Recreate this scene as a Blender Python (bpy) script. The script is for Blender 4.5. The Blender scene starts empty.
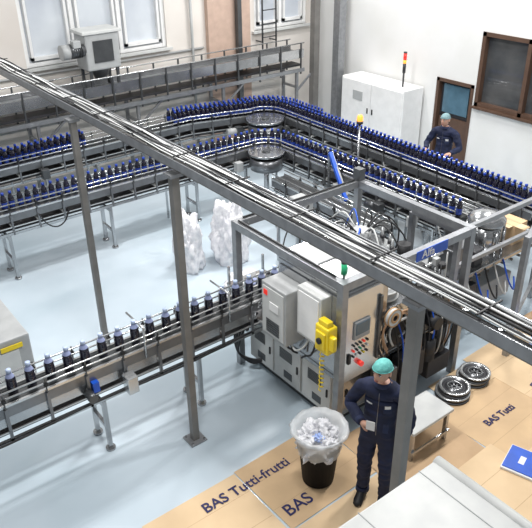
import bpy, bmesh, random
from math import *
from mathutils import Vector, Matrix, noise
random.seed(7)
S=bpy.context.scene
COL=S.collection
# ---------------------------------------------------------------- materials
M={}
def mat(name,c,rough=.5,metal=0,c2=None,scale=6,bump=0,alpha=None,emit=0,trans=0,coat=0,spec=None):
    if name in M: return M[name]
    m=bpy.data.materials.new(name); m.use_nodes=True
    nt=m.node_tree; b=nt.nodes['Principled BSDF']
    b.inputs['Roughness'].default_value=rough; b.inputs['Metallic'].default_value=metal
    if spec is not None: b.inputs['Specular IOR Level'].default_value=spec
    if c2 is None: c2=tuple(x*.82 for x in c)
    tc=nt.nodes.new('ShaderNodeTexCoord')
    n=nt.nodes.new('ShaderNodeTexNoise'); n.inputs['Scale'].default_value=scale; n.inputs['Detail'].default_value=4
    nt.links.new(tc.outputs['Object'],n.inputs['Vector'])
    r=nt.nodes.new('ShaderNodeValToRGB'); r.color_ramp.elements[0].position=.35; r.color_ramp.elements[1].position=.65
    r.color_ramp.elements[0].color=(*c2,1); r.color_ramp.elements[1].color=(*c,1)
    nt.links.new(n.outputs['Fac'],r.inputs['Fac']); nt.links.new(r.outputs['Color'],b.inputs['Base Color'])
    if bump:
        bp=nt.nodes.new('ShaderNodeBump'); bp.inputs['Strength'].default_value=bump; bp.inputs['Distance'].default_value=.02
        nt.links.new(n.outputs['Fac'],bp.inputs['Height']); nt.links.new(bp.outputs['Normal'],b.inputs['Normal'])
    if alpha is not None: b.inputs['Alpha'].default_value=alpha
    if emit:
        b.inputs['Emission Color'].default_value=(*c,1); b.inputs['Emission Strength'].default_value=emit
    if trans: b.inputs['Transmission Weight'].default_value=trans
    if coat: b.inputs['Coat Weight'].default_value=coat
    M[name]=m; return m
mat('steel',(.48,.49,.50),.22,.9,scale=3)
mat('steel_dk',(.11,.115,.12),.35,.6)
mat('steel_md',(.22,.225,.235),.30,.75)
mat('steel_lt',(.68,.69,.69),.22,.75,scale=2)
mat('galv',(.33,.34,.355),.38,.6,scale=12)
mat('post_grey',(.25,.24,.225),.5,.4,scale=5)
mat('floor_mat',(.56,.64,.70),.16,0,c2=(.45,.54,.60),scale=.55)
mat('wall_mat',(.74,.70,.65),.8,c2=(.68,.63,.58),scale=1.2)
mat('wall_mat2',(.74,.74,.73),.8,c2=(.69,.69,.67),scale=1.2)
mat('beige',(.55,.40,.32),.8,c2=(.48,.35,.28))
mat('card',(.68,.48,.28),.85,c2=(.60,.42,.25),scale=2.5)
mat('card2',(.75,.56,.35),.85,c2=(.67,.49,.30),scale=2)
mat('card3',(.58,.40,.24),.85,c2=(.50,.34,.20),scale=3)
mat('print_blue',(.03,.03,.12),.8)
mat('white_p',(.84,.84,.83),.4,c2=(.78,.78,.77))
mat('grey_p',(.42,.43,.43),.45,c2=(.36,.37,.37))
mat('grey_l',(.62,.63,.61),.45,c2=(.56,.57,.56))
mat('frame_brown',(.10,.055,.035),.5)
mat('dark',(.03,.03,.035),.5)
mat('black',(.012,.012,.014),.55)
mat('matte_black',(.006,.006,.008),.6,spec=.15)
mat('rubber',(.02,.02,.022),.6)
mat('belt',(.04,.043,.046),.45,.2,scale=20)
mat('liquid',(.006,.006,.014),.10,c2=(.010,.009,.024),coat=.8)
mat('label_b',(.01,.05,.36),.3,c2=(.015,.03,.16),scale=40,coat=.4)
mat('label_w',(.33,.38,.60),.4)
mat('cap_b',(.01,.05,.38),.3)
mat('cap_w',(.50,.60,.80),.35)
mat('blue',(.01,.10,.60),.4)
mat('yellow',(.90,.68,.02),.4,c2=(.8,.58,.02))
mat('green',(.03,.45,.20),.3)
mat('red',(.70,.03,.02),.35,emit=.6)
mat('orange',(1,.35,.05),.3,emit=1.2)
mat('film',(.88,.88,.90),.3,c2=(.70,.70,.74),scale=14,bump=.8,alpha=.93)
mat('film_clear',(.92,.94,.95),.2,c2=(.80,.83,.85),scale=10,bump=.6,alpha=.5)
mat('navy',(.012,.019,.060),.8,c2=(.007,.011,.035),scale=9,bump=.3)
mat('navy2',(.02,.03,.08),.8)
mat('cap_teal',(.16,.52,.48),.7,c2=(.11,.42,.39),scale=30,bump=.5)
mat('cap_grey',(.22,.34,.36),.7,c2=(.16,.27,.29),scale=30,bump=.5)
mat('skin',(.62,.36,.26),.5,c2=(.57,.32,.23))
mat('lip',(.45,.18,.15),.5)
mat('hair',(.08,.06,.05),.7)
mat('eye_w',(.8,.8,.8),.3)
mat('glass_day',(.66,.70,.74),.08,c2=(.50,.54,.60),scale=.8,coat=.5)
mat('glass_dk',(.04,.045,.05),.05,c2=(.09,.09,.09),scale=1.5,coat=.6)
mat('wood',(.45,.27,.13),.6,c2=(.35,.2,.09),scale=5)
mat('screen',(.08,.16,.22),.15)
mat('hose_br',(.38,.22,.12),.5)
mat('blue_film',(.25,.40,.85),.3,c2=(.55,.65,.9),scale=12,bump=.6)
# ---------------------------------------------------------------- mesh builder
class MB:
    def __init__(s,name): s.name=name; s.bm=bmesh.new(); s.mats=[]
    def mi(s,m):
        if m not in s.mats: s.mats.append(m)
        return s.mats.index(m)
    def _merge(s,bm2,m,smooth=False):
        i=s.mi(m)
        for f in bm2.faces: f.material_index=i; f.smooth=smooth
        me=bpy.data.meshes.new('t'); bm2.to_mesh(me); bm2.free(); s.bm.from_mesh(me); bpy.data.meshes.remove(me)
    def box(s,x0,x1,y0,y1,z0,z1,m,bev=0,rot=0,M4=None):
        b=bmesh.new(); bmesh.ops.create_cube(b,size=1)
        c=Vector(((x0+x1)/2,(y0+y1)/2,(z0+z1)/2)); d=(x1-x0,y1-y0,z1-z0)
        bmesh.ops.scale(b,vec=d,verts=b.verts)
        if bev: bmesh.ops.bevel(b,geom=b.edges[:],offset=bev,segments=2,affect='EDGES',profile=.5)
        if rot: bmesh.ops.rotate(b,cent=(0,0,0),matrix=Matrix.Rotation(rot,3,'Z'),verts=b.verts)
        bmesh.ops.translate(b,vec=c,verts=b.verts)
        if M4: bmesh.ops.transform(b,matrix=M4,verts=b.verts)
        s._merge(b,m)
    def cyl(s,p0,p1,r,m,seg=12,r2=None,smooth=True):
        p0=Vector(p0);p1=Vector(p1);d=p1-p0;L=d.length
        b=bmesh.new(); bmesh.ops.create_cone(b,cap_ends=True,segments=seg,radius1=r,radius2=r if r2 is None else r2,depth=L)
        q=Vector((0,0,1)).rotation_difference(d.normalized()).to_matrix().to_4x4()
        bmesh.ops.transform(b,matrix=Matrix.Translation((p0+p1)/2)@q,verts=b.verts)
        i=s.mi(m)
        for f in b.faces: f.smooth=len(f.verts)==4
        for f in b.faces: f.material_index=i
        me=bpy.data.meshes.new('t'); b.to_mesh(me); b.free(); s.bm.from_mesh(me); bpy.data.meshes.remove(me)
    def bar(s,p0,p1,w,h,m):
        p0=Vector(p0);p1=Vector(p1);d=p1-p0;L=d.length;d.normalize()
        up=Vector((0,0,1)) if abs(d.z)<.95 else Vector((0,1,0))
        sd=d.cross(up).normalized(); u2=sd.cross(d)
        b=bmesh.new(); bmesh.ops.create_cube(b,size=1); bmesh.ops.scale(b,vec=(w,L,h),verts=b.verts)
        mt=Matrix((sd,d,u2)).transposed().to_4x4()
        bmesh.ops.transform(b,matrix=Matrix.Translation((p0+p1)/2)@mt,verts=b.verts); s._merge(b,m)
    def tube(s,pts,r,m,seg=8):
        pts=[Vector(p) for p in pts]
        if 3<=len(pts)<=8:
            q=[];P=[pts[0]]+pts+[pts[-1]]
            for i in range(1,len(P)-2):
                for t in (0,.25,.5,.75):
                    a,b_,c,d=P[i-1],P[i],P[i+1],P[i+2]
                    q.append(.5*((2*b_)+(c-a)*t+(2*a-5*b_+4*c-d)*t*t+(-a+3*b_-3*c+d)*t**3))
            q.append(pts[-1]); pts=q
        n=len(pts); b=bmesh.new(); rings=[]; prev=None
        for k,p in enumerate(pts):
            d=(pts[min(k+1,n-1)]-pts[max(k-1,0)]).normalized()
            if prev is None:
                a=Vector((0,0,1)) if abs(d.z)<.9 else Vector((1,0,0)); sd=d.cross(a).normalized()
            else:
                sd=(prev-d*prev.dot(d)).normalized()
            prev=sd; u=d.cross(sd)
            rings.append([b.verts.new(p+(sd*cos(2*pi*j/seg)+u*sin(2*pi*j/seg))*r) for j in range(seg)])
        for k in range(n-1):
            for j in range(seg): b.faces.new((rings[k][j],rings[k][(j+1)%seg],rings[k+1][(j+1)%seg],rings[k+1][j]))
        b.faces.new(rings[0][::-1]); b.faces.new(rings[-1]); s._merge(b,m,True)
    def lathe(s,c,prof,m,seg=16,ms=None,T=None,wob=0):
        b=bmesh.new(); rings=[]
        for (r,z) in prof:
            if r<1e-5: rings.append([b.verts.new((0,0,z))])
            else: rings.append([b.verts.new((r*(1+random.uniform(-wob,wob))*cos(2*pi*j/seg),r*(1+random.uniform(-wob,wob))*sin(2*pi*j/seg),z+random.uniform(-wob,wob)*.3)) for j in range(seg)])
        for k in range(len(prof)-1):
            A,B=rings[k],rings[k+1]; i=s.mi(ms[k] if ms else m)
            for j in range(seg):
                j2=(j+1)%seg
                if len(A)==1 and len(B)==1: continue
                if len(A)==1: f=b.faces.new((A[0],B[j2],B[j]))
                elif len(B)==1: f=b.faces.new((A[j],A[j2],B[0]))
                else: f=b.faces.new((A[j],A[j2],B[j2],B[j]))
                f.material_index=i; f.smooth=True
        if T: bmesh.ops.transform(b,matrix=T,verts=b.verts)
        bmesh.ops.translate(b,vec=c,verts=b.verts)
        me=bpy.data.meshes.new('t'); b.to_mesh(me); b.free(); s.bm.from_mesh(me); bpy.data.meshes.remove(me)
    def ribbon(s,pts,o0,o1,z0,z1,m):
        L=offs(pts,o0);R=offs(pts,o1);b=bmesh.new();n=len(pts);V=[]
        for k in range(n):
            V.append([b.verts.new((L[k][0],L[k][1],z0)),b.verts.new((R[k][0],R[k][1],z0)),b.verts.new((R[k][0],R[k][1],z1)),b.verts.new((L[k][0],L[k][1],z1))])
        for k in range(n-1):
            for j in range(4): b.faces.new((V[k][j],V[k][(j+1)%4],V[k+1][(j+1)%4],V[k+1][j]))
        b.faces.new(V[0][::-1]); b.faces.new(V[-1]); bmesh.ops.recalc_face_normals(b,faces=b.faces); s._merge(b,m)
    def done(s,parent=None,loc=None):
        me=bpy.data.meshes.new(s.name); s.bm.to_mesh(me); s.bm.free()
        for m in s.mats: me.materials.append(M[m])
        o=bpy.data.objects.new(s.name,me); COL.objects.link(o)
        if parent: o.parent=parent
        if loc: o.location=loc
        return o
def offs(pts,o):
    out=[];n=len(pts)
    for k in range(n):
        a=Vector(pts[max(k-1,0)][:2]);c=Vector(pts[min(k+1,n-1)][:2]);p=Vector(pts[k][:2])
        if 0<k<n-1:
            d1=(p-a).normalized();d2=(c-p).normalized();n1=Vector((-d1.y,d1.x));n2=Vector((-d2.y,d2.x))
            nn=(n1+n2).normalized();sc=1/max(.3,nn.dot(n1))
        else:
            d=(c-a).normalized();nn=Vector((-d.y,d.x));sc=1
        out.append(p+nn*o*sc)
    return out
def empty(name,loc=(0,0,0)):
    e=bpy.data.objects.new(name,None); COL.objects.link(e); e.location=loc; return e
def arc(cx,cy,r,a0,a1,n=8): return [(cx+r*cos(radians(a0+(a1-a0)*i/n)),cy+r*sin(radians(a0+(a1-a0)*i/n))) for i in range(n+1)]
def text(s,size,loc,rot,m,parent,name='lettering'):
    cu=bpy.data.curves.new(name,'FONT'); cu.body=s; cu.size=size; cu.extrude=.0008; cu.align_x='LEFT'; cu.offset=.002
    o=bpy.data.objects.new(name,cu); COL.objects.link(o); o.location=loc; o.rotation_euler=rot; cu.materials.append(M[m])
    if parent: o.parent=parent
    return o
# ---------------------------------------------------------------- room
b=MB('floor'); b.box(-1,12,-1,13.6,-.1,0,'floor_mat'); b.done()
YB=13.4; XR=11.8
b=MB('wall_back')
def wall_y(b,y0,y1,x0,x1,z1,holes,m):
    xs=x0
    for (h0,h1,s0,s1) in holes:
        b.box(xs,h0,y0,y1,0,z1,m); b.box(h0,h1,y0,y1,0,s0,m); b.box(h0,h1,y0,y1,s1,z1,m); xs=h1
    b.box(xs,x1,y0,y1,0,z1,m)
wall_y(b,YB,YB+.2,-1,XR+.2,6.5,[(4.5,7.6,2.38,4.4),(9.95,11.55,2.42,4.4)],'wall_mat'); b.done()
def window_y(name,x0,x1,z0,z1,n):
    b=MB(name); y=YB+.05
    b.box(x0,x1,y+.06,y+.08,z0,z1,'glass_day')
    for zz in (z0,z1-.08): b.box(x0,x1,y,y+.12,zz,zz+.08,'white_p')
    for i in range(n+1):
        xx=x0+(x1-x0-.08)*i/n; b.box(xx,xx+.08,y-.01,y+.12,z0,z1,'white_p')
    for i in range(n):
        xa=x0+(x1-x0-.08)*i/n+.13; xb=x0+(x1-x0-.08)*(i+1)/n-.05
        for (a,c) in ((xa,xa+.05),(xb-.05,xb)): b.box(a,c,y-.03,y+.1,z0+.12,z1-.12,'white_p')
        b.box(xa,xb,y-.03,y+.1,z0+.12,z0+.18,'white_p'); b.box(xa,xb,y-.03,y+.1,z1-.18,z1-.12,'white_p')
    b.box(x0-.08,x1+.08,YB-.10,y+.1,z0-.05,z0,'grey_l')
    b.done()
window_y('window_1',4.5,7.6,2.38,4.4,3); window_y('window_2',9.95,11.55,2.42,4.4,2)
b=MB('wall_right')
def wall_x(b,x0,x1,y0,y1,z1,holes,m):
    ys=y0
    for (h0,h1,s0,s1) in holes:
        b.box(x0,x1,ys,h0,0,z1,m)
        if s0>0: b.box(x0,x1,h0,h1,0,s0,m)
        b.box(x0,x1,h0,h1,s1,z1,m); ys=h1
    b.box(x0,x1,ys,y1,0,z1,m)
wall_x(b,XR,XR+.2,2.0,YB,6.5,[(6.3,8.4,1.42,2.88),(8.45,9.4,0,1.82)],'wall_mat2'); b.done()
b=MB('window_3')
b.box(XR+.1,XR+.12,6.3,8.4,1.42,2.88,'glass_dk')
for yy in (6.3,7.3,8.32): b.box(XR-.02,XR+.14,yy,yy+.08,1.42,2.88,'frame_brown')
for zz in (1.42,2.80): b.box(XR-.02,XR+.14,6.3,8.4,zz,zz+.08,'frame_brown')
b.box(XR-.08,XR+.1,6.25,8.42,1.38,1.42,'frame_brown'); b.done()
b=MB('door_1')
b.box(XR+.1,XR+.14,8.45,9.4,0,1.82,'dark')
for yy in (8.45,9.33): b.box(XR-.02,XR+.15,yy,yy+.07,0,1.82,'frame_brown')
b.box(XR-.02,XR+.15,8.45,9.4,1.75,1.82,'frame_brown')
b.box(XR+.05,XR+.1,8.55,9.3,.05,1.0,'frame_brown'); b.box(XR+.06,XR+.1,8.6,9.25,1.1,1.7,'screen')
b.cyl((XR+.03,9.2,1.0),(XR+.03,9.1,1.0),.015,'steel'); b.done()
b=MB('trim_1'); b.box(8.6,9.75,YB-.12,YB,0,6.5,'beige'); b.done()
b=MB('baseboard_back'); b.box(-1,8.6,YB-.03,YB,0,.12,'grey_p'); b.box(9.75,XR,YB-.03,YB,0,.12,'grey_p'); b.done()
b=MB('baseboard_right'); b.box(XR-.03,XR,2,8.45,0,.12,'grey_p'); b.done()
for (x,y,w,m) in ((9.35,13.18,.11,'steel_dk'),(11.0,12.45,.16,'post_grey'),(11.35,12.0,.20,'galv')):
    b=MB('steel_post')
    b.box(x-w/2,x+w/2,y-w/2,y+w/2,0.02,6.4,m); b.box(x-w*.8,x+w*.8,y-w*.8,y+w*.8,0,.02,m); b.done()
b=MB('wall_ladder')
for x in (10.0,10.4): b.cyl((x,13.15,1.9),(x,13.15,6.2),.02,'steel_dk'); b.cyl((x,13.15,2.2),(x,13.4,2.2),.015,'steel_dk')
for i in range(14): b.cyl((10.0,13.15,2+i*.3),(10.4,13.15,2+i*.3),.014,'steel_dk')
b.done()
b=MB('wall_conduits')
for z in (1.25,1.35,2.25): b.cyl((-.5,13.36,z),(8.5,13.36,z),.025,'grey_p')
for x in (3.0,8.2): b.cyl((x,13.33,0.1),(x,13.33,4.2),.03,'grey_p')
b.done()
# ---------------------------------------------------------------- conveyors
def leg(b,x,y,z,dx,dy,w,m='steel'):
    for sg in (-1,1):
        px=x+dx*sg*w; py=y+dy*sg*w
        b.bar((px,py,.02),(px,py,z),.045,.045,m)
        b.cyl((px,py,0),(px,py,.03),.055,m)
        b.cyl((px,py,.03),(px,py,.10),.018,'steel_dk')
    b.bar((x-dx*w,y-dy*w,.32),(x+dx*w,y+dy*w,.32),.04,.04,m)
    b.bar((x-dx*w,y-dy*w,z-.06),(x+dx*w,y+dy*w,z-.06),.04,.04,m)
def conveyor(name,pts,w,z,depth,legs,rails=True,zr=.15,clutter=0,seed=1):
    rnd=random.Random(seed)
    b=MB(name)
    b.ribbon(pts,-w/2,w/2,z-.03,z,'belt')
    for o in (-w/2-.02,w/2):
        b.ribbon(pts,o,o+.02,z-.13,z-.012,'steel_md'); b.ribbon(pts,o-.004,o+.024,z-.012,z+.015,'steel_lt')
    for o in (-w/2-.05,w/2+.02):
        b.ribbon(pts,o,o+.03,z-depth,z-depth+.045,'steel'); b.ribbon(pts,o+.008,o+.022,z-depth+.12,z-depth+.135,'steel_lt')
    b.ribbon(pts,-w/2+.03,w/2-.03,z-depth+.05,z-depth+.09,'dark')
    if rails:
        for o in (-w/2-.01,w/2+.01):
            for zz in (z+zr,z+zr-.07):
                b.tube([(p.x,p.y,zz) for p in offs(pts,o)] if len(pts)>8 else [(p.x,p.y,zz) for p in offs([pts[0],pts[-1]],o)],.010,'steel_lt',6)
    tot=0; step=.42
    for k in range(len(pts)-1):
        a=Vector(pts[k]);c=Vector(pts[k+1]);L=(c-a).length;d=(c-a)/L;nn=Vector((-d.y,d.x));t=step-tot
        while t<L:
            p=a+d*t
            for sg in (-1,1):
                q=p+nn*sg*(w/2+.035)
                b.bar((q.x,q.y,z-depth),(q.x,q.y,z-.02),.03,.03,'steel_md')
                b.bar((q.x,q.y,z-.1),(q.x,q.y,z+zr+.01),.014,.014,'steel_dk')
                b.box(q.x-.018,q.x+.018,q.y-.018,q.y+.018,z+zr-.09,z+zr-.05,'black')
            b.cyl((p.x-nn.x*(w/2+.02),p.y-nn.y*(w/2+.02),z-.2),(p.x+nn.x*(w/2+.02),p.y+nn.y*(w/2+.02),z-.2),.022,'grey_l',8)
            if clutter and rnd.random()<clutter:
                q=p+nn*rnd.choice((-1,1))*(w/2+.12)
                kind=rnd.random()
                if kind<.35:
                    b.box(q.x-.07,q.x+.07,q.y-.06,q.y+.06,z-.32,z-.14,rnd.choice(['grey_p','grey_l','steel_dk']),.01)
                elif kind<.6:
                    b.cyl((q.x-d.x*.13,q.y-d.y*.13,z-.25),(q.x+d.x*.1,q.y+d.y*.1,z-.25),.07,rnd.choice(['grey_p','steel_dk']),14); b.box(q.x+d.x*.13-.07,q.x+d.x*.13+.07,q.y+d.y*.13-.07,q.y+d.y*.13+.07,z-.34,z-.16,'steel_dk',.01)
                else:
                    q2=p+(q-p)*.75
                    b.tube([(q2.x,q2.y,z-.1),(q2.x+d.x*.1,q2.y+d.y*.1,z-.30),(q2.x+d.x*.25,q2.y+d.y*.25,z-.40),(q2.x+d.x*.4,q2.y+d.y*.4,z-.34),(q2.x+d.x*.5,q2.y+d.y*.5,z-.15)],.011,rnd.choice(['rubber','rubber','grey_p']),6)
                if rnd.random()<.5: b.bar((q.x,q.y,0.0),(q.x,q.y,z-.2),.03,.03,'steel')
            t+=step
        tot=(L-(t-step)) if t-step>0 else tot+L
        tot=max(0,min(tot,step*.99))
    for (x,y,dx,dy) in legs: leg(b,x,y,z-depth,dx,dy,w/2+.03)
    return b
def bottle_prof(h,r):
    return [(0,0),(r*.92,0),(r,h*.03),(r,h*.16),(r*1.02,h*.17),(r*1.02,h*.48),(r,h*.49),(r*1.0,h*.62),(r*.88,h*.70),(r*.60,h*.80),(r*.42,h*.87),(r*.52,h*.875),(r*.52,h*.99),(r*.35,h*1.0),(0,h)],\
           ['liquid']*4+['L']+['liquid']*2+['liquid','N','N']+['C']*4
def bottles(name,pts,z,sp,h=.30,r=.046,offset=0,start=0,end=1e9,seg=10,lab='label_b',cap='cap_b',neck='liquid',jit=.006,b=None,gaps=()):
    own=b is None
    if own: b=MB(name)
    P,ms=bottle_prof(h,r)
    ms=[{'L':lab,'C':cap,'N':neck}.get(x,x) for x in ms]
    pp=offs(pts,offset); pos=start; acc=0
    for k in range(len(pp)-1):
        a=pp[k];c=pp[k+1];L=(c-a).length
        while pos<acc+L and pos<end:
            p=a+(c-a)*((pos-acc)/L)
            if not any(g0<pos<g1 for g0,g1 in gaps):
                b.lathe((p.x+random.uniform(-jit,jit),p.y+random.uniform(-jit,jit),z),P,'liquid',seg,ms,T=Matrix.Rotation(random.uniform(0,6),4,'Z'))
            pos+=sp
        acc+=L
    if own: return b.done()
    return b
ptsF=[(-.6,5.74),(4.75,5.74)]
b=conveyor('infeed_conveyor',ptsF,.26,1.1,.42,[(2.05,5.74,0,1),(3.25,5.74,0,1),(.6,5.74,0,1)])
b.box(-.6,4.1,5.595,5.603,.86,1.0,'steel')
b.box(2.28,2.40,5.40,5.54,.74,.95,'steel_lt',.01); b.cyl((1.9,5.56,.87),(1.9,5.43,.87),.05,'steel_dk')
b.box(1.95,2.02,5.53,5.59,.86,.98,'blue')
for x in (1.0,2.6,3.7):
    b.cyl((x,5.55,1.38),(x,5.95,1.38),.012,'steel_lt'); b.cyl((x,5.57,1.0),(x,5.57,1.38),.012,'steel_lt')
b.tube([(.2,5.55,.75),(1.0,5.54,.70),(2.0,5.55,.73),(3.0,5.54,.70),(4.0,5.55,.74)],.012,'rubber')
b.done()
b=MB('filled_bottle_row'); bottles('',ptsF,1.1,.192,.30,.050,start=.1,seg=18,lab='liquid',cap='cap_w',neck='label_w',b=b,end=5.2); 
b.done()
ptsI=[(1.0,10.1),(7.35,10.1)]+arc(7.35,9.6,.5,90,0,8)[1:]+[(7.85,5.55)]
legsI=[(2.6,10.1,0,1),(4.3,10.1,0,1),(6.0,10.1,0,1),(7.1,10.1,0,1),(7.85,8.6,1,0),(7.85,7.3,1,0),(7.85,6.0,1,0)]
b=conveyor('accumulation_conveyor',ptsI,.30,1.1,.34,legsI,clutter=.65,seed=4)
b.cyl((7.35,9.6,1.09),(7.35,9.6,1.13),.34,'steel',32); b.cyl((7.35,9.6,1.13),(7.35,9.6,1.16),.08,'steel_dk',16); b.cyl((7.35,9.6,0),(7.35,9.6,1.09),.05,'steel'); b.cyl((7.35,9.6,.80),(7.35,9.6,1.02),.30,'steel_md',24)
b.done()
bottles('dark_bottle_row',ptsI,1.1,.128,gaps=[(4.7,4.85)],end=11.3)
ptsO=[(1.0,12.05),(7.2,12.2),(8.5,11.85)]+arc(8.55,11.2,.68,80,0,7)+[(9.05,5.0)]
b=conveyor('return_conveyor',ptsO,.44,1.1,.34,[(3,12.1,0,1),(5,12.1,0,1),(6.9,12.15,0,1),(9.2,10,1,0),(9.17,8.5,1,0),(9.13,7,1,0),(9.07,5.6,1,0)],clutter=.6,seed=9)
b.cyl((8.55,11.2,1.09),(8.55,11.2,1.13),.40,'steel',32); b.cyl((8.55,11.2,1.13),(8.55,11.2,1.16),.09,'steel_dk',16); b.cyl((8.55,11.2,.80),(8.55,11.2,1.02),.36,'steel_md',24); b.cyl((8.55,11.2,0),(8.55,11.2,1.09),.06,'steel')
b.done()
b=MB('dark_bottle_double_row')
for o in (-.07,.06): bottles('',ptsO,1.1,.125,offset=o,end=3.9,b=b)
for o,st in ((-.13,5.9),(0,5.95),(.13,5.9)): bottles('',ptsO,1.1,.105,offset=o,start=st,end=9.8 if o==.13 else 99,b=b)
b.done()
b=conveyor('transfer_conveyor',[(8.47,9.4),(8.45,5.4)],.22,.95,.3,[(8.45,9.0,1,0),(8.42,7.4,1,0),(8.4,5.8,1,0)],zr=.1,clutter=.3,seed=3); b.done()
b=conveyor('empty_conveyor',[(7.15,9.0),(7.1,6.3)],.26,.85,.28,[(7.15,8.8,1,0),(7.12,7.6,1,0),(7.1,6.5,1,0)],zr=.1,clutter=.7,seed=12); b.done()
b=MB('elevated_conveyor')
pe=[(0,12.75),(10.7,12.75)]
b.ribbon(pe,-.22,.22,1.93,1.97,'steel_md'); b.ribbon(pe,-.26,-.22,1.86,2.06,'steel'); b.ribbon(pe,.22,.26,1.86,2.06,'steel')
b.ribbon(pe,-.30,-.26,1.55,1.63,'galv'); b.ribbon(pe,.2,.26,1.55,1.63,'galv'); b.ribbon(pe,-.18,.18,1.66,1.70,'dark')
b.tube([(0,12.48,2.2),(10.7,12.48,2.2)],.015,'steel_lt'); b.tube([(0,12.99,2.2),(10.7,12.99,2.2)],.015,'steel_lt')
x=.4
while x<10.7:
    b.bar((x,12.47,1.5),(x,12.47,2.2),.03,.03,'steel_dk'); b.bar((x,12.99,1.5),(x,12.99,2.2),.03,.03,'steel_dk')
    x+=.6
for x in (2,4.2,6.3,8.4,10.5):
    for y in (12.5,13.0): b.bar((x,y,0),(x,y,1.6),.06,.06,'galv')
    b.bar((x,12.5,1.2),(x,13,1.2),.05,.05,'galv')
    b.bar((x,12.5,1.1),(x+.6,12.5,1.58),.04,.04,'galv')
b.done()
b=MB('drive_unit')
b.box(5.35,6.05,12.5,13.0,2.35,3.05,'grey_p',.03); b.box(5.3,6.1,12.47,13.03,3.02,3.08,'grey_l',.01)
b.box(5.5,5.9,12.48,12.5,2.5,2.9,'steel_dk'); b.cyl((5.05,12.6,2.75),(5.36,12.6,2.75),.13,'steel_md',16,.11); b.cyl((4.9,12.6,2.75),(5.05,12.6,2.75),.14,'grey_p',16); b.box(5.1,5.25,12.45,12.6,2.82,2.95,'grey_p',.01)
for k in range(6): b.cyl((5.08+.04*k,12.6,2.75),(5.09+.04*k,12.6,2.75),.14,'steel_dk',16)
for x in (5.42,5.98):
    for y in (12.56,12.94): b.bar((x,y,1.975),(x,y,2.36),.05,.05,'steel_dk')
b.lathe((5.7,12.75,2.12),[(.05,0),(.12,.03),(.2,.23)],'steel_dk',12)
b.done()
# ---------------------------------------------------------------- overhead cable tray
tray=empty('overhead_cable_tray')
b=MB('tray_rails'); X0=2.93
for dx in (-.115,.115):
    b.box(X0+dx-.006,X0+dx+.006,.6,12.3,3.28,3.36,'galv')
y=.7
while y<12.3: b.box(X0-.115,X0+.115,y,y+.03,3.285,3.295,'steel_lt'); y+=.25
b.box(X0-.03,X0+.03,.6,12.3,3.20,3.28,'post_grey')
b.box(X0-.05,X0+.05,12.2,12.3,3.0,3.25,'post_grey'); b.bar((X0,12.25,3.05),(X0,13.4,3.05),.06,.06,'post_grey')
b.done(tray)
b=MB('tray_cables')
rc=random.Random(3)
for i in range(20):
    ox=-.10+.0105*i; ph=rc.uniform(0,6); am=rc.uniform(.006,.018); zz=3.335+rc.uniform(0,.055); fr=rc.uniform(.5,1.3)
    pts=[(X0+ox+am*sin(y*.25*fr*2+ph),.6+y*.26,zz+.008*sin(y*1.3+ph)) for y in range(45)]
    b.tube(pts,rc.uniform(.005,.009),['rubber','grey_l','rubber','steel_dk','white_p','rubber','grey_p'][i%7],6)
y=1.0
while y<12: b.box(X0-.118,X0+.118,y,y+.012,3.392,3.400,'black'); y+=.8
b.done(tray)
b=MB('tray_posts')
for (x,y,w) in ((2.86,5.12,.075),(2.83,7.25,.07),(2.93,2.3,.075)):
    b.box(x-w/2,x+w/2,y-w/2,y+w/2,.015,3.20,'post_grey'); b.box(x-.1,x+.1,y-.1,y+.1,0,.018,'galv')
    b.box(x-w*.9,x+w*.9,y-w*.9,y+w*.9,3.17,3.20,'galv')
    for sx in (-1,1):
        for sy in (-1,1): b.cyl((x+sx*.075,y+sy*.075,.018),(x+sx*.075,y+sy*.075,.035),.012,'steel',8)
b.done(tray)
# ---------------------------------------------------------------- labelling machine
mac=empty('labelling_machine')
b=MB('gantry_frame')
fx0,fx1,fy0,fy1=4.1,6.08,4.14,5.95
for (x,y) in ((fx0,fy1),(fx1,fy1),(fx1,fy0),(fx0,fy0)): b.box(x-.04,x+.04,y-.04,y+.04,.0,1.95,'galv')
for y in (fy0,fy1): b.box(fx0+.042,fx1-.042,y-.04,y+.04,1.95,2.04,'galv')
for x in (fx0,fx1): b.box(x-.042,x+.042,fy0-.042,fy1+.042,1.95,2.042,'galv')
b.box(fx1-.05,fx1+.05,fy1-.06,fy1+.06,2.05,2.2,'steel_dk')
b.box(5.12,5.62,fy0-.048,fy0-.04,1.93,2.05,'blue')
b.tube([(4.1,5.9,2.058),(4.1,4.25,2.058)],.012,'rubber',6); b.tube([(4.2,5.95,2.055),(6.0,5.95,2.055)],.012,'rubber',6)
b.done(mac)
text('Alfa',.13,(5.2,fy0-.05,1.95),(pi/2,0,0),'white_p',mac,'name_plate')
b=MB('base_cabinet')
b.box(4.22,6.02,4.3,5.9,.10,.74,'grey_l',.01); b.box(4.27,5.98,4.35,5.85,0,.10,'steel_dk')
b.box(4.145,6.1,4.2,5.98,.74,.80,'steel',.01)
for (y0,y1) in ((4.36,4.84),(4.88,5.36),(5.40,5.86)):
    b.box(4.195,4.222,y0,y1,.14,.70,'grey_l',.006)
    b.box(4.18,4.20,y0+.04,y0+.06,.38,.48,'black')
    for k in range(7): b.box(4.188,4.197,y0+.15,y1-.1,.46+.022*k,.470+.022*k,'steel_dk')
    b.box(4.190,4.197,y0+.15,y0+.30,.2,.3,'steel_dk')
for (x0,x1) in ((4.3,4.85),(4.9,5.4),(5.45,5.95)):
    b.box(x0,x1,4.275,4.302,.14,.70,'steel',.006); b.box(x0+.05,x0+.08,4.26,4.28,.38,.48,'black')
b.done(mac)
b=MB('upper_housing')
b.box(4.145,4.80,4.165,5.22,.80,1.86,'steel',.012)
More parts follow.
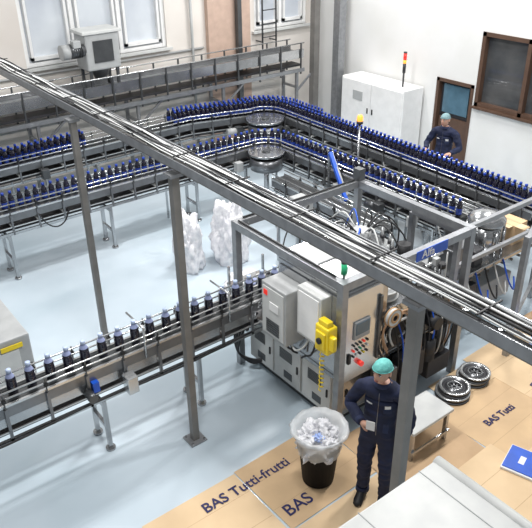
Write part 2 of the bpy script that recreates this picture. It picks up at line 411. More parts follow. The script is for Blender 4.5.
b.box(4.145,4.86,4.185,5.26,1.86,1.90,'steel',.008)
b.box(4.2,4.75,4.3,4.7,1.90,1.93,'steel_lt',.01); b.box(4.25,4.7,4.75,5.15,1.90,1.915,'grey_p')
b.box(4.13,4.146,4.2,4.66,.86,1.8,'steel_lt',.004); b.box(4.13,4.146,4.70,5.18,.86,1.8,'steel',.004)
b.box(4.16,4.68,4.13,4.166,.76,1.84,'steel_lt',.006)
b.box(4.27,4.50,4.11,4.135,1.28,1.50,'grey_p',.008); b.box(4.29,4.48,4.104,4.112,1.34,1.48,'screen')
for i in range(5):
    for j in range(3): b.cyl((4.28+.05*i,4.13,1.21-.07*j),(4.28+.05*i,4.11,1.21-.07*j),.013,['green','red','black','yellow','white_p'][(i*2+j)%5] if (i+j)%2 else 'black',10)
b.cyl((4.38,4.13,.95),(4.38,4.08,.95),.03,'red',14)
b.box(4.62,4.66,4.10,4.13,.9,1.7,'steel_dk',.004); b.box(4.2,4.24,4.11,4.13,1.0,1.12,'black',.004)
b.done(mac)
b=MB('electrical_boxes')
b.box(3.86,4.132,4.74,5.16,1.02,1.70,'grey_p',.012); b.box(3.85,3.862,4.77,5.13,1.06,1.66,'grey_l',.004)
b.box(3.842,3.852,5.04,5.10,1.56,1.62,'red'); b.box(3.842,3.852,4.85,5.0,1.4,1.50,'white_p')
b.box(3.98,4.132,4.32,4.70,1.20,1.80,'grey_l',.012); b.box(3.97,3.982,4.35,4.67,1.24,1.76,'white_p',.004)
for k in range(6): b.box(3.84,3.851,4.84,5.06,1.10+.03*k,1.115+.03*k,'steel_dk')
for k in range(4): b.tube([(4.0,4.8+.08*k,1.03),(4.0,4.8+.08*k,.9),(4.08,4.8+.08*k,.82)],.012,'rubber')
b.tube([(4.05,4.45,1.2),(4.03,4.5,1.0),(4.04,4.62,.9),(4.06,4.7,.82)],.012,'rubber'); b.tube([(4.05,4.55,1.2),(4.0,4.6,1.05),(3.98,4.72,.95),(3.98,4.8,1.03)],.010,'grey_l')
b.done(mac)
b=MB('yellow_junction_box')
b.box(3.90,4.04,4.12,4.32,1.24,1.56,'yellow',.02); b.box(3.88,3.91,4.15,4.29,1.30,1.50,'yellow',.01)
b.box(3.92,3.98,4.06,4.14,1.31,1.48,'yellow',.015); b.cyl((3.88,4.22,1.40),(3.86,4.22,1.40),.035,'black'); b.box(3.92,4.0,4.15,4.29,1.56,1.62,'yellow',.01)
b.box(4.0,4.13,4.2,4.28,1.35,1.50,'steel_dk')
b.tube([(3.95+.025*cos(t*1.1),4.25+.025*sin(t*1.1),1.26-t*.010) for t in range(56)],.006,'yellow',6)
b.done(mac)
b=MB('signal_lamp')
b.cyl((4.2,4.24,1.90),(4.2,4.24,2.06),.014,'steel'); b.cyl((4.2,4.24,2.06),(4.2,4.24,2.18),.034,'green',14); b.cyl((4.2,4.24,2.18),(4.2,4.24,2.20),.034,'dark',14)
b.done(mac)
b=MB('carousel')
cx,cy=5.35,5.15
b.cyl((cx,cy,.80),(cx,cy,1.08),.40,'steel',32); b.cyl((cx,cy,1.08),(cx,cy,1.12),.50,'steel',32); b.cyl((cx,cy,1.12),(cx,cy,1.80),.07,'steel',16)
b.cyl((cx,cy,1.55),(cx,cy,1.60),.42,'steel',32); b.cyl((cx,cy,1.60),(cx,cy,1.70),.26,'steel_dk',24); b.cyl((cx,cy,1.7),(cx,cy,1.85),.12,'grey_p',18)
for k in range(14):
    a=2*pi*k/14; px=cx+.38*cos(a); py=cy+.38*sin(a)
    b.cyl((px,py,1.46),(px,py,1.76),.018,'steel_lt'); b.cyl((px,py,1.42),(px,py,1.48),.035,'black'); b.cyl((px,py,1.60),(px,py,1.66),.03,'dark')
    P,ms=bottle_prof(.29,.044); b.lathe((px,py,1.12),P,'liquid',10,['label_b' if x=='L' else 'cap_b' if x=='C' else 'liquid' for x in ms])
b.box(4.85,5.1,5.5,5.85,.8,1.25,'steel_dk',.02); b.box(5.6,5.95,5.6,5.9,.8,1.5,'steel_md',.02)
b.box(4.12,4.9,5.58,5.9,1.02,1.08,'steel')
b.box(5.5,5.75,4.62,4.8,.8,1.5,'steel_md',.02); b.cyl((5.62,4.7,1.5),(5.62,4.7,1.75),.08,'black',16)
for k in range(12):
    a=k*.55; b.tube([(cx+.1*cos(a),cy+.1*sin(a),1.85),(cx+.3*cos(a),cy+.3*sin(a),1.98),(cx+.55*cos(a),cy+.55*sin(a),1.7),(cx+.6*cos(a+.3),cy+.6*sin(a+.3),1.1)],.010,['rubber','rubber','blue','grey_l','rubber'][k%5],6)
b.done(mac)
b=MB('pneumatic_fittings')
rf=random.Random(21)
for k in range(34):
    x=rf.uniform(4.95,5.95); y=rf.choice([rf.uniform(4.25,4.55),rf.uniform(4.25,4.55),rf.uniform(5.65,5.85)]); z=rf.uniform(1.15,1.6); kind=k%4
    if kind==0: b.cyl((x,y,.8),(x,y,z),.012,'steel_lt',8); b.box(x-.04,x+.04,y-.03,y+.03,z,z+.09,rf.choice(['dark','grey_p','steel_dk']),.006)
    elif kind==1: b.cyl((x,y,.8),(x,y,z),.035,'steel',12); b.cyl((x,y,z),(x,y,z+.06),.045,'black',12)
    elif kind==2: b.tube([(x,y,.8),(x+.05,y-.06,z*.8),(x+.12,y-.02,z+.15),(x+.22,y+.05,z),(x+.24,y+.06,.82)],.010,rf.choice(['rubber','rubber','blue','grey_l','hose_br']),6)
    else: b.cyl((x-.1,y,z),(x+.1,y,z),.022,'steel_lt',10); b.cyl((x,y,.8),(x,y,z),.015,'steel_dk',8)
b.done(mac)
b=MB('label_unit')
b.box(4.86,5.25,4.2,4.62,.80,1.40,'steel',.012); b.box(4.90,5.2,4.18,4.21,.86,1.2,'dark')
def reel(b,c,r,h,m1,m2,core='dark',T=None):
    b.lathe(c,[(r*.3,0),(r,0),(r,h*.15),(r*.9,h*.16),(r*.9,h*.84),(r,h*.85),(r,h),(r*.88,h),(r*.88,h*.9),(r*.55,h*.9),(r*.55,h),(r*.3,h),(r*.28,h*.5),(r*.3,0)],m1,28,[m1,m1,m1,m2,m1,m1,m1,m1,m2,m1,m1,core,core],T)
reel(b,(4.98,4.42,1.44),.19,.10,'grey_l','grey_p'); b.cyl((4.98,4.42,1.4),(4.98,4.42,1.60),.03,'steel')
reel(b,(5.35,4.34,1.28),.15,.07,'grey_l','wood'); b.cyl((5.35,4.34,.8),(5.35,4.34,1.4),.03,'steel')
reel(b,(4.78,4.08,1.40),.11,.06,'wood','grey_l',T=Matrix.Rotation(pi/2,4,'X'))
b.cyl((4.62,4.16,1.40),(4.86,4.2,1.40),.03,'steel_dk')
for k,(x,z,r,m) in enumerate(((4.90,1.15,.22,'hose_br'),(4.95,1.12,.26,'hose_br'),(4.86,1.05,.22,'rubber'),(5.0,1.08,.17,'grey_l'),(4.92,1.18,.19,'grey_l'),(5.02,1.0,.24,'rubber'))):
    b.tube([(x+r*cos(t),4.08+.013*k+.02*sin(3*t),z+r*1.05*sin(t)) for t in [pi*1.25-i*pi*1.6/16 for i in range(17)]],.013,m,8)
b.box(5.35,5.95,4.2,4.55,.80,1.18,'steel_md',.015); b.box(5.45,5.85,4.25,4.5,1.18,1.30,'dark',.02)
b.cyl((5.55,4.2,1.0),(5.55,4.02,1.0),.08,'black',18); b.cyl((5.8,4.2,.95),(5.8,4.05,.95),.07,'black',18)
b.cyl((5.5,4.1,.80),(5.5,4.1,.5),.09,'black',18); b.cyl((5.75,4.14,.5),(5.75,4.14,.85),.07,'steel_dk',18)
for i in range(14): b.tube([(4.9+.08*i,4.2,1.3-.02*(i%4)),(4.92+.075*i,4.08-.01*(i%3),1.0),(4.95+.07*i,4.06,.6+.05*(i%5)),(5.0+.07*i,4.2,.35)],.009,['rubber','blue','rubber','grey_l','rubber','hose_br','rubber'][i%7],6)
b.box(5.0,5.4,4.05,4.2,.35,.72,'dark',.01); b.box(4.65,4.9,4.02,4.2,.3,.7,'steel_dk',.01); b.box(5.5,5.9,4.06,4.2,.2,.45,'dark',.01)
b.done(mac)
b=MB('hoses')
for k in range(4):
    b.tube([(4.2,5.85-.05*k,.85),(4.05,5.85-.05*k,.78),(3.98,5.9-.04*k,.5),(4.0,5.85,.25),(4.12,5.7,.12+.02*k),(4.24,5.6,.2)],.014,'rubber',8)
b.done(mac)
b=MB('step_platform'); b.box(4.45,5.1,3.35,3.75,.40,.44,'grey_l',.006); 
for x in (4.5,5.05):
    for y in (3.4,3.7): b.bar((x,y,0),(x,y,.40),.04,.04,'steel')
b.box(4.47,5.08,3.36,3.38,.12,.15,'steel'); b.box(4.47,5.08,3.72,3.74,.12,.15,'steel'); b.done()
for (x,y,z,r) in ((5.72,3.82,.012,.21),(6.15,3.86,.012,.2),(5.74,3.82,.077,.19),(6.16,3.84,.077,.19)):
    b=MB('hose_reel'); b.lathe((x,y,z),[(r*.45,0),(r,0),(r,.012),(r*.94,.014),(r*.95,.05),(r,.052),(r,.064),(r*.80,.064),(r*.78,.04),(r*.5,.04),(r*.48,.064),(r*.40,.064),(r*.38,.03),(r*.45,0)],'rubber',28,['rubber','rubber','steel_md','rubber','steel_dk','steel','steel_lt','steel_md','dark','steel_md','steel','steel_md','dark'])
    for k in range(4):
        t=k*pi/4; b.bar((x-r*.5*cos(t),y-r*.5*sin(t),z+.03),(x+r*.5*cos(t),y+r*.5*sin(t),z+.03),.02,.02,'steel_md')
    b.done()
b=MB('warning_beacon'); b.cyl((8.12,8.0,0),(8.12,8.0,1.88),.02,'steel'); b.cyl((8.12,8.0,1.88),(8.12,8.0,1.93),.055,'dark',16); b.lathe((8.12,8.0,1.93),[(.05,0),(.05,.07),(.035,.1),(0,.11)],'orange',16); b.cyl((8.12,8,0),(8.12,8,.02),.06,'steel'); b.done()
b=MB('blue_lift_arm'); b.bar((7.45,7.55,.80),(7.60,8.15,1.45),.06,.06,'blue'); b.bar((7.50,7.60,.86),(7.62,8.13,1.42),.03,.075,'steel_lt')
b.bar((7.45,7.55,0),(7.45,7.55,.8),.05,.05,'steel'); b.bar((7.60,8.15,0),(7.60,8.15,1.4),.04,.04,'steel'); b.cyl((7.45,7.55,0),(7.45,7.55,.02),.09,'steel'); b.done()
cab=empty('electrical_cabinet')
b=MB('cabinet_body'); b.box(11.12,11.74,9.7,11.6,0.06,1.55,'white_p',.012); b.box(11.16,11.7,9.75,11.55,0,.06,'dark')
for (y0,y1) in ((9.73,10.64),(10.66,11.57)):
    b.box(11.10,11.122,y0,y1,.1,1.52,'white_p',.006)
    b.box(11.085,11.1,(y1-.08) if y0<10 else y0+.05,(y1-.05) if y0<10 else y0+.08,.85,.97,'black')
b.box(11.09,11.101,10.9,11.2,1.1,1.3,'grey_p'); b.done(cab)
b=MB('stack_light'); x,y=11.4,10.0
b.cyl((x,y,1.55),(x,y,1.85),.02,'dark'); b.cyl((x,y,1.85),(x,y,2.05),.035,'dark',14); b.cyl((x,y,2.05),(x,y,2.12),.037,'orange',14); b.cyl((x,y,2.12),(x,y,2.26),.037,'red',14); b.cyl((x,y,2.26),(x,y,2.29),.037,'dark',14); b.done(cab)
b=MB('packing_frame')
for (x,y,h) in ((6.45,4.55,1.7),(6.9,3.9,1.75),(8.4,4.55,1.7),(6.45,5.3,1.7)):
    b.box(x-.035,x+.035,y-.035,y+.035,0,h,'galv')
b.bar((6.45,4.55,1.7),(8.4,4.55,1.7),.06,.06,'galv'); b.bar((6.45,4.55,1.7),(6.45,5.3,1.7),.06,.06,'galv')
b.bar((6.45,4.55,1.2),(8.4,4.55,1.2),.05,.05,'galv'); b.bar((6.9,3.9,1.7),(8.4,4.55,1.7),.05,.05,'galv'); b.bar((6.9,3.9,.5),(8.4,4.5,.5),.04,.04,'galv')
b.box(6.5,8.4,4.6,5.25,.86,.92,'steel',.01); b.bar((8.35,5.2,0),(8.35,5.2,.88),.05,.05,'galv')
b.box(6.6,7.0,4.7,5.1,.92,1.3,'steel_md',.02); b.cyl((6.8,4.9,1.3),(6.8,4.9,1.6),.12,'steel_dk',18); b.box(7.05,7.25,4.68,4.9,.92,1.15,'dark',.02)
for k in range(10): b.cyl((6.6+.18*k,4.62,.80),(6.6+.18*k,5.2,.80),.02,'steel_dk',8)
b.box(6.55,7.1,4.62,5.2,.2,.7,'steel_dk',.01); b.box(7.2,7.9,4.62,5.2,.25,.6,'grey_p',.01)
for k in range(6): b.tube([(6.6+.2*k,4.6,.9),(6.65+.2*k,4.5,.6),(6.8+.2*k,4.48,.4),(6.95+.2*k,4.6,.5)],.012,['rubber','grey_l','blue'][k%3],6)
b.done()
b=MB('capping_head'); b.cyl((7.6,4.95,.92),(7.6,4.95,1.35),.22,'steel',24); b.lathe((7.6,4.95,1.35),[(.26,0),(.26,.05),(.2,.12),(.08,.16),(0,.17)],'steel',24); 
for k in range(10):
    a=k*pi/5; b.cyl((7.6+.26*cos(a),4.95+.26*sin(a),.92),(7.6+.26*cos(a),4.95+.26*sin(a),1.3),.018,'steel')
b.done()
b=MB('cardboard_box'); b.box(8.0,8.3,4.75,5.1,.92,1.22,'card',0); b.box(8.0,8.15,4.60,4.75,1.215,1.22,'card2'); b.box(7.90,8.0,4.78,5.08,1.21,1.215,'card2'); b.box(8.13,8.16,4.75,5.1,1.22,1.223,'card3'); b.done()
b=MB('cap_hopper'); b.cyl((9.0,4.3,0),(9.0,4.3,1.0),.06,'steel'); b.cyl((9.0,4.3,0),(9,4.3,.03),.25,'steel',20); b.lathe((9.0,4.3,1.0),[(0,0),(.15,0),(.34,.2),(.36,.42),(.33,.42),(.3,.2),(0,.08)],'white_p',28); b.done()
def blob(name,c,sx,sy,sz,m,n=3,seed=1,lumpy=.25):
    bm=bmesh.new()
    bmesh.ops.create_icosphere(bm,subdivisions=5,radius=1)
    for v in bm.verts:
        d=noise.noise(v.co*1.7+Vector((seed*3.1,0,0)))*lumpy*1.6+noise.noise(v.co*5+Vector((0,seed,0)))*lumpy*.7+abs(noise.noise(v.co*9))*lumpy*.5-abs(noise.noise(v.co*4+Vector((seed,2,1))))*lumpy*.9
        v.co*=1+d
        v.co=Vector((v.co.x*sx,v.co.y*sy,max(v.co.z*sz,-sz*.55)))
    lo=min(v.co.z for v in bm.verts)
    for v in bm.verts: v.co.z-=lo
    for f in bm.faces: f.smooth=True
    me=bpy.data.meshes.new(name); bm.to_mesh(me); bm.free(); me.materials.append(M[m])
    o=bpy.data.objects.new(name,me); COL.objects.link(o); o.location=c; return o
blob('plastic_film_bag',(4.95,8.55,0),.22,.30,.60,'film',seed=2)
blob('plastic_film_bag',(5.62,8.35,0),.30,.30,.70,'film',seed=3)
blob('plastic_film_bag',(5.15,7.35,0),.36,.26,.18,'film',seed=5)
blob('blue_film_pile',(7.6,3.6,0.01),.40,.30,.16,'blue_film',seed=6)
b=MB('tool_trolley'); b.box(4.55,5.2,6.45,6.9,.55,.6,'steel',.01); b.box(4.55,5.2,6.45,6.9,.2,.24,'steel',.01)
for x in (4.58,5.17):
    for y in (6.48,6.87): b.bar((x,y,.03),(x,y,.85),.03,.03,'steel'); b.cyl((x-.015,y,.04),(x+.015,y,.04),.04,'rubber')
for i in range(14): b.cyl((4.62+.08*(i%7),6.53+.1*(i//7)+.02*(i%3),.6),(4.62+.08*(i%7),6.53+.1*(i//7)+.02*(i%3),.6+.06+.03*(i%2)),.032,['white_p','dark','label_w','grey_l'][i%4],12)
b.box(4.7,4.95,6.74,6.85,.6,.72,'white_p',.01)
b.done()
b=MB('small_conveyor_stand')
for (x,y) in ((6.2,7.2),(6.6,7.2),(6.2,7.8),(6.6,7.8)): b.bar((x,y,0),(x,y,.8),.04,.04,'steel')
b.box(6.15,6.65,7.15,7.85,.8,.86,'steel',.01); b.box(6.25,6.5,7.3,7.6,.86,1.2,'grey_p',.02); b.cyl((6.4,7.7,.86),(6.4,7.7,1.1),.08,'steel_dk',16)
b.tube([(6.4,7.3,1.1),(6.1,7.1,1.0),(5.9,6.9,.5),(5.9,6.6,.1),(6.0,6.3,.05)],.015,'rubber'); b.tube([(6.2,7.4,1.0),(5.8,7.2,.6),(5.7,7.0,.04),(5.5,6.6,.03)],.012,'rubber'); b.done()
b=MB('compressor_cabinet'); b.box(.7,1.55,6.9,7.9,.08,.95,'grey_p',.02); b.box(.74,1.5,6.95,7.85,0,.08,'dark'); b.box(.85,1.4,6.885,6.9,.3,.8,'grey_l',.005)
b.box(1.2,1.45,6.875,6.886,.82,.88,'yellow'); b.tube([(1.3,7.5,.95),(1.3,7.5,1.4),(1.25,7.6,1.7),(1.1,7.8,1.85),(.8,8.0,1.85),(.3,8.2,1.8)],.05,'steel',10); b.tube([(1.42,7.7,.95),(1.42,7.75,1.6),(1.2,8.0,2.0),(.6,8.3,2.1)],.03,'steel_dk',10)
b.cyl((1.1,7.2,.95),(1.1,7.2,1.15),.16,'steel',20); b.done(loc=(.24,0,0))
cs=empty('cardboard_floor_sheets')
sheets=[(1.8,2.9,3.45,4.42,0,'card2',0),(2.92,4.1,3.5,4.45,.02,'card',1),(1.9,2.95,2.5,3.43,-.02,'card',0),(2.98,4.2,2.5,3.48,.01,'card2',1),(4.1,5.3,3.0,4.1,-.03,'card3',0),(4.2,5.4,2.0,3.0,.03,'card2',1),
 (5.3,6.5,2.7,3.75,.05,'card',0),(6.4,7.6,2.9,4.2,.03,'card2',1),(5.4,6.6,1.6,2.7,0,'card2',1),(6.6,7.8,1.8,2.9,-.04,'card',0),(7.6,8.8,3.0,4.3,.0,'card3',0),(5.6,6.4,3.7,4.1,.0,'card2',1),(8.8,10.0,3.2,4.5,0,'card',0)]
for i,(x0,x1,y0,y1,r,m,l) in enumerate(sheets):
    z=.002+.003*(i%3); b=MB('sheet_%d'%(i+1)); b.box(x0,x1,y0,y1,z,z+.003,m,rot=r)
    for t in (.3,.7): b.box(x0+.02,x1-.02,y0+(y1-y0)*t,y0+(y1-y0)*t+.006,z+.003,z+.0035,'card3',rot=r)
    b.done(cs)
text('BAS Tutti-frutti',.172,(2.38,4.16,.013),(0,0,0),'print_blue',cs)
text('BAS',.2,(3.0,3.62,.013),(0,0,0.02),'print_blue',cs)
text('BAS',.15,(6.6,3.35,.013),(0,0,-1.4),'print_blue',cs)
text('BAS Tutti',.13,(5.6,3.2,.013),(0,0,0),'print_blue',cs)
wb=empty('waste_bin')
b=MB('bucket'); b.lathe((3.56,3.83,.0),[(0,.014),(.16,.014),(.165,.02),(.205,.46),(.225,.47),(.225,.50),(.19,.50),(.18,.46),(.15,.03),(0,.03)],'matte_black',28); b.done(wb)
b=MB('bin_liner'); b.lathe((3.56,3.83,0),[(.228,.44),(.235,.50),(.245,.58),(.275,.66),(.30,.70),(.27,.72),(.22,.64),(.19,.55)],'film_clear',30,wob=.05); b.done(wb)
for i,(dx,dy,dz,r,mm) in enumerate(((0,0,.40,.18,'film'),(-.09,.05,.54,.11,'film'),(.09,.03,.53,.12,'film'),(0,-.09,.52,.11,'film'),(.02,.1,.57,.09,'film'),(-.06,-.06,.62,.045,'blue_film'))):
    o=blob('crumpled_film' if mm=='film' else 'blue_wrapper',(3.56+dx,3.83+dy,dz),r,r,r*.8,mm,seed=9+i,lumpy=.45); o.parent=wb
b=MB('equipment_enclosure')
b.box(-.2,2.92,.2,2.0,2.04,2.10,'grey_l',.015); b.box(-.15,2.86,.25,1.95,.1,2.04,'grey_p',.01); b.box(-.1,2.8,.3,1.9,0,.1,'dark')
b.cyl((2.93,.2,2.075),(2.93,2.0,2.075),.045,'grey_l',16); b.box(2.2,2.206,.2,2.0,2.10,2.104,'grey_p'); b.box(2.75,2.756,.2,2.0,2.10,2.104,'grey_p')
b.done()
b=MB('blue_folder'); b.box(5.2,5.6,2.45,2.8,.012,.04,'white_p',.004,rot=.3); b.box(5.22,5.58,2.47,2.79,.04,.05,'blue',rot=.3); b.box(5.34,5.46,2.6,2.66,.05,.052,'white_p',rot=.3); b.done()
# ---------------------------------------------------------------- people
def skinned(name,verts,edges,rad,m,parent,sub=2,root=0,facemat=None,wrinkle=0):
    me=bpy.data.meshes.new(name+'_s'); me.from_pydata([Vector(v) for v in verts],edges,[])
    o=bpy.data.objects.new(name+'_s',me); COL.objects.link(o)
    bpy.context.view_layer.objects.active=o
    sk=o.modifiers.new('skin','SKIN'); sk.use_smooth_shade=True
    if not me.skin_vertices:
        o.select_set(True); bpy.ops.mesh.customdata_skin_add()
    for i,r in enumerate(rad):
        sv=me.skin_vertices[0].data[i]; sv.radius=r if isinstance(r,tuple) else (r,r); sv.use_root=(i==root)
    ss=o.modifiers.new('sub','SUBSURF'); ss.levels=sub; ss.render_levels=sub
    dg=bpy.context.evaluated_depsgraph_get(); ev=o.evaluated_get(dg)
    m2=bpy.data.meshes.new_from_object(ev); bpy.data.objects.remove(o)
    m2.materials.clear()
    if wrinkle:
        nr=[v.normal.copy() for v in m2.vertices]
        for v,nn in zip(m2.vertices,nr):
            if v.co.z<1.48:
                q=Vector((v.co.x*9,v.co.y*9,v.co.z*26)); q2=v.co*14
                v.co+=nn*(noise.noise(q)*wrinkle+abs(noise.noise(q2))*wrinkle*.8)
    ms=m if isinstance(m,list) else [m]
    for k in ms: m2.materials.append(M[k])
    for p in m2.polygons:
        p.use_smooth=True; p.material_index=facemat(p.center) if facemat else 0
    ob=bpy.data.objects.new(name,m2); COL.objects.link(ob); ob.parent=parent; return ob
def hand(name,parent,wrist,direction,palm_n,side,curl=.5):
    d=Vector(direction).normalized(); n=Vector(palm_n); n=(n-d*n.dot(d)).normalized(); t=d.cross(n)*side
    w=Vector(wrist); P=lambda a,b_,c: tuple(w+d*a+t*b_+n*c)
    verts=[P(0,0,0),P(.045,0,0),P(.075,0,0)]; edges=[(0,1),(1,2)]; rad=[(.024,.019),(.036,.018),(.034,.016)]
    for k,(off,L) in enumerate(((.028,.072),(.009,.082),(-.010,.076),(-.028,.060))):
        base=len(verts); verts.append(P(.088,off,0)); edges.append((2,base)); rad.append(.0105)
        pos=Vector((.088,off,0)); ang=curl*.5
        for j,l in enumerate((.45,.32,.23)):
            pos=pos+Vector((cos(ang)*L*l,off*.05,sin(ang)*L*l)); verts.append(P(*pos)); edges.append((len(verts)-2,len(verts)-1)); rad.append(.0095-.001*j); ang+=curl*.9
    b0=len(verts)
    for p,r in (((.035,.034,.006),.014),((.060,.052,.014),.011),((.085,.056,.026),.0095)):
        verts.append(P(*p)); rad.append(r)
    edges+= [(1,b0),(b0,b0+1),(b0+1,b0+2)]
    return skinned(name,verts,edges,rad,'skin',parent,sub=2,root=0)
def head(parent,c,pitch,yaw,capm):
    T=Matrix.Translation(c)@Matrix.Rotation(yaw,4,'Z')@Matrix.Rotation(pitch,4,'X')
    hd=MB('head'); bm=bmesh.new(); bmesh.ops.create_uvsphere(bm,u_segments=40,v_segments=30,radius=1)
    g=lambda a,s: exp(-(a/s)**2)
    for v in bm.verts:
        x,y,z=v.co
        px=x*.076*(1-.28*max(0,-z)**1.6); py=y*.096; pz=z*.118
        if y<0:
            py-= .026*g(x,.16)*g(z+.12,.20)+.010*g(x,.11)*g(z-.1,.2)
            py+= .010*(g(x-.42,.2)+g(x+.42,.2))*g(z-.1,.14)
            py-= .006*g(x,.5)*g(z-.28,.12)
            py-= .007*g(x,.28)*g(z+.50,.09); py-=.012*g(x,.4)*g(z+.80,.2)
        else: py*=1-.12*max(0,-z)
        v.co=(px,py,pz)
    bmesh.ops.transform(bm,matrix=T,verts=bm.verts); hd._merge(bm,'skin',True)
    def ell(c,s,m):
        q=bmesh.new(); bmesh.ops.create_uvsphere(q,u_segments=14,v_segments=10,radius=1)
        bmesh.ops.transform(q,matrix=T@Matrix.Translation(c)@Matrix.Diagonal((*s,1)),verts=q.verts); hd._merge(q,m,True)
    for sx in (-1,1):
        ell((sx*.077,.008,-.002),(.009,.018,.031),'skin'); ell((sx*.076,.012,-.022),(.008,.010,.013),'skin')
        ell((sx*.031,-.079,.011),(.012,.010,.008),'eye_w'); ell((sx*.031,-.0885,.011),(.005,.003,.005),'dark')
        ell((sx*.031,-.088,.030),(.017,.006,.004),'hair')
    ell((0,-.094,-.055),(.022,.007,.004),'lip'); ell((0,-.093,-.063),(.019,.007,.004),'lip')
    for k in range(-7,8):
        a=k*.22; ell((.070*sin(a),.085*cos(a),-.02),(.013,.013,.03),'hair')
    q=bmesh.new(); bmesh.ops.create_uvsphere(q,u_segments=36,v_segments=20,radius=1)
    bmesh.ops.delete(q,geom=[v for v in q.verts if v.co.z<.0],context='VERTS')
    sh=lambda y: .018*min(1,max(-1,-y))
    for v in q.verts:
        x,y,z=v.co; k=1+.02*sin(14*atan2(y,x))*(1-z)
        v.co=(x*.082*k,y*.101*k,z*.088+.036+sh(y)*(1-z))
    bmesh.ops.transform(q,matrix=T,verts=q.verts); hd._merge(q,capm,True)
    pts=[tuple((T@Vector((.083*cos(t),.102*sin(t),.036+sh(sin(t))))) ) for t in [2*pi*i/28 for i in range(29)]]
    hd.tube(pts,.005,capm,6)
    return hd.done(parent)
def person(name,loc,rz,R_arm,L_arm,feet,head_c,hp,hy,hands,capm='cap_teal'):
    e=empty(name,loc); e.rotation_euler=(0,0,rz)
    (re,rw),(le,lw)=R_arm,L_arm
    V=[(0,.01,.96),(0,.01,1.08),(0,.02,1.22),(0,.015,1.36),(0,0,1.46),(head_c[0]*.5,head_c[1]*.45,1.53),
       (-.105,0,1.42),(-.19,.01,1.405),tuple((Vector((-.19,.01,1.405))+Vector(re))/2),re,tuple((Vector(re)+Vector(rw))/2),rw,
       (.105,0,1.42),(.19,.01,1.405),tuple((Vector((.19,.01,1.405))+Vector(le))/2),le,tuple((Vector(le)+Vector(lw))/2),lw]
    E=[(0,1),(1,2),(2,3),(3,4),(4,5),(4,6),(6,7),(7,8),(8,9),(9,10),(10,11),(4,12),(12,13),(13,14),(14,15),(15,16),(16,17)]
    Rd=[(.175,.135),(.160,.125),(.168,.128),(.170,.125),(.105,.085),.058,.082,.078,.068,.060,.055,.044,.082,.078,.068,.060,.055,.044]
    for sx,(fx,fy,kx,ky) in ((-1,feet[0]),(1,feet[1])):
        b0=len(V); V+=[(sx*.09,.01,.86),((sx*.095+kx)/2,(.01+ky)/2,.68),(kx,ky,.50),((kx+fx)/2,(ky+fy)/2+.01,.30),(fx,fy,.11)]
        E+=[(0,b0),(b0,b0+1),(b0+1,b0+2),(b0+2,b0+3),(b0+3,b0+4)]; Rd+=[.105,.092,.075,.068,.068]
    body=skinned('body',V,E,Rd,['navy','skin','navy2'],e,sub=3,facemat=lambda c:(1 if c.z>1.515 else 0),wrinkle=.012)
    d=MB('clothing_details')
    d.lathe((head_c[0]*.3,head_c[1]*.3,0),[(.072,1.475),(.085,1.485),(.078,1.53),(.070,1.53),(.066,1.49)],'navy2',20)
    def patch(x0,x1,z0,z1,m,off=.004,n=6):
        q=bmesh.new(); G=[]
        for i in range(n+1):
            row=[]
            for j in range(3):
                x=x0+(x1-x0)*j/2; z=z0+(z1-z0)*i/n
                ok,lo,no,_=body.ray_cast(Vector((x,-.6,z)),Vector((0,1,0)))
                row.append(q.verts.new((x,(lo.y if ok else -.11)-off,z)))
            G.append(row)
        for i in range(n):
            for j in range(2): q.faces.new((G[i][j],G[i][j+1],G[i+1][j+1],G[i+1][j]))
        d._merge(q,m,True)
    patch(-.003,.003,.95,1.44,'steel_md',.004,16); patch(.05,.12,1.22,1.33,'navy2',.004); patch(.06,.11,1.27,1.31,'white_p',.007,3); patch(-.12,-.06,1.285,1.305,'white_p',.005,2)
    patch(-.15,-.06,1.0,1.10,'navy2',.005); patch(.06,.15,1.0,1.10,'navy2',.005)
    def cuff(a,w_):
        a=Vector(a);w_=Vector(w_);dd=(w_-a).normalized(); d.cyl(w_-dd*.045,w_+dd*.008,.045,'navy2',16,.040)
    cuff(re,rw); cuff(le,lw)
    for sx,(fx,fy,kx,ky) in ((-1,feet[0]),(1,feet[1])):
        d.cyl((fx,fy,.07),(fx,fy,.12),.070,'navy',16,.067)
    d.done(e)
    bt=MB('boots')
    for (fx,fy,kx,ky) in feet:
        T=Matrix.Translation((fx,fy,0))
        q=bmesh.new(); rings=[]
        for (y,w_,z0,h) in ((.075,.020,.0,.04),(.065,.036,.0,.10),(.03,.043,.0,.13),(-.02,.043,.0,.125),(-.07,.046,.0,.085),(-.13,.050,.0,.065),(-.17,.040,.0,.05),(-.195,.018,.005,.03)):
            rings.append([q.verts.new((w_*cos(t),y,z0+ h*(.5+.5*sin(t)))) for t in [2*pi*i/14 for i in range(14)]])
        for k in range(len(rings)-1):
            for j in range(14): q.faces.new((rings[k][j],rings[k][(j+1)%14],rings[k+1][(j+1)%14],rings[k+1][j]))
        q.faces.new(rings[0]);q.faces.new(rings[-1][::-1]); bmesh.ops.recalc_face_normals(q,faces=q.faces)
        bmesh.ops.transform(q,matrix=T,verts=q.verts); bt._merge(q,'black',True)
        bt.box(fx-.045,fx+.045,fy-.17,fy+.07,0,.018,'rubber',.006)
    bt.done(e)
    head(e,head_c,hp,hy,capm)
    for nm,w_,dr,pn,sd,cu in hands: hand(nm,e,w_,dr,pn,sd,cu)
    return e
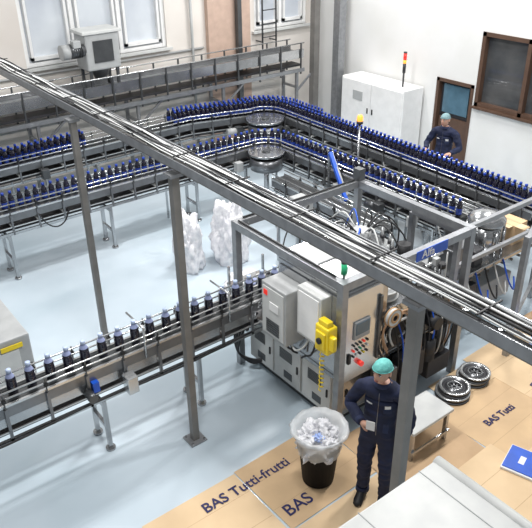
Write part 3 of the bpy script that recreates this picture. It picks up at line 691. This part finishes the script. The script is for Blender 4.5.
w1=person('worker',(3.80,3.27,.012),radians(-62),((-.31,.03,1.14),(-.12,-.22,1.17)),((.27,.06,1.13),(.25,-.06,.90)),
   [(-.12,.03,-.11,-.01),(.13,-.05,.11,-.05)],(0,-.045,1.655),radians(4),radians(-22),
   [('right_hand',(-.12,-.22,1.17),(.85,-.35,.15),(.1,.6,-.5),-1,.9),('left_hand',(.25,-.06,.90),(0,-.1,-1),(-1,0,0),1,.4)])
b=MB('paper_slip'); b.box(-.05,.03,-.30,-.295,1.17,1.27,'white_p'); b.done(w1)
w2=person('worker',(10.05,7.7,0),radians(-75),((-.33,-.02,1.15),(-.24,-.24,1.12)),((.33,-.02,1.15),(.24,-.24,1.12)),
   [(-.12,.02,-.11,0),(.12,.02,.11,0)],(0,-.05,1.65),radians(6),radians(-10),
   [('right_hand',(-.24,-.24,1.12),(.3,-1,-.1),(0,0,-1),-1,.6),('left_hand',(.24,-.24,1.12),(-.3,-1,-.1),(0,0,-1),1,.6)],'cap_grey')
# ---------------------------------------------------------------- lights
def area(name,loc,sx,sy,e,rot=(0,0,0),c=(1,.99,.98)):
    l=bpy.data.lights.new(name,'AREA'); l.shape='RECTANGLE'; l.size=sx; l.size_y=sy; l.energy=e; l.color=c
    o=bpy.data.objects.new(name,l); COL.objects.link(o); o.location=loc; o.rotation_euler=rot; return o
for i,(x,y) in enumerate(((2.5,4),(2.5,9),(7,4),(7,9),(10,6.5),(10,11))): area('ceiling_lamp_%d'%i,(x,y,6.4),1.5,.4,[225,215,225,185,190,200][i])
w=bpy.data.worlds.new('world'); S.world=w; w.use_nodes=True
w.node_tree.nodes['Background'].inputs[0].default_value=(.92,.96,1,1); w.node_tree.nodes['Background'].inputs[1].default_value=.34
S.view_settings.view_transform='Standard'
# ---------------------------------------------------------------- camera
yaw,pit,rol=.9202,.5083,.0138
F=Vector((cos(pit)*cos(yaw),cos(pit)*sin(yaw),-sin(pit))); R=F.cross(Vector((0,0,1))).normalized(); D=F.cross(R)
R2=R*cos(rol)+D*sin(rol); D2=-R*sin(rol)+D*cos(rol)
cam=bpy.data.cameras.new('camera'); co=bpy.data.objects.new('camera',cam); COL.objects.link(co)
mm=Matrix((R2,-D2,-F)).transposed().to_4x4(); mm.translation=(0,0,5.48); co.matrix_world=mm
cam.sensor_fit='HORIZONTAL'; cam.sensor_width=36; cam.lens=687.2/532*36; cam.clip_start=.05
S.camera=co
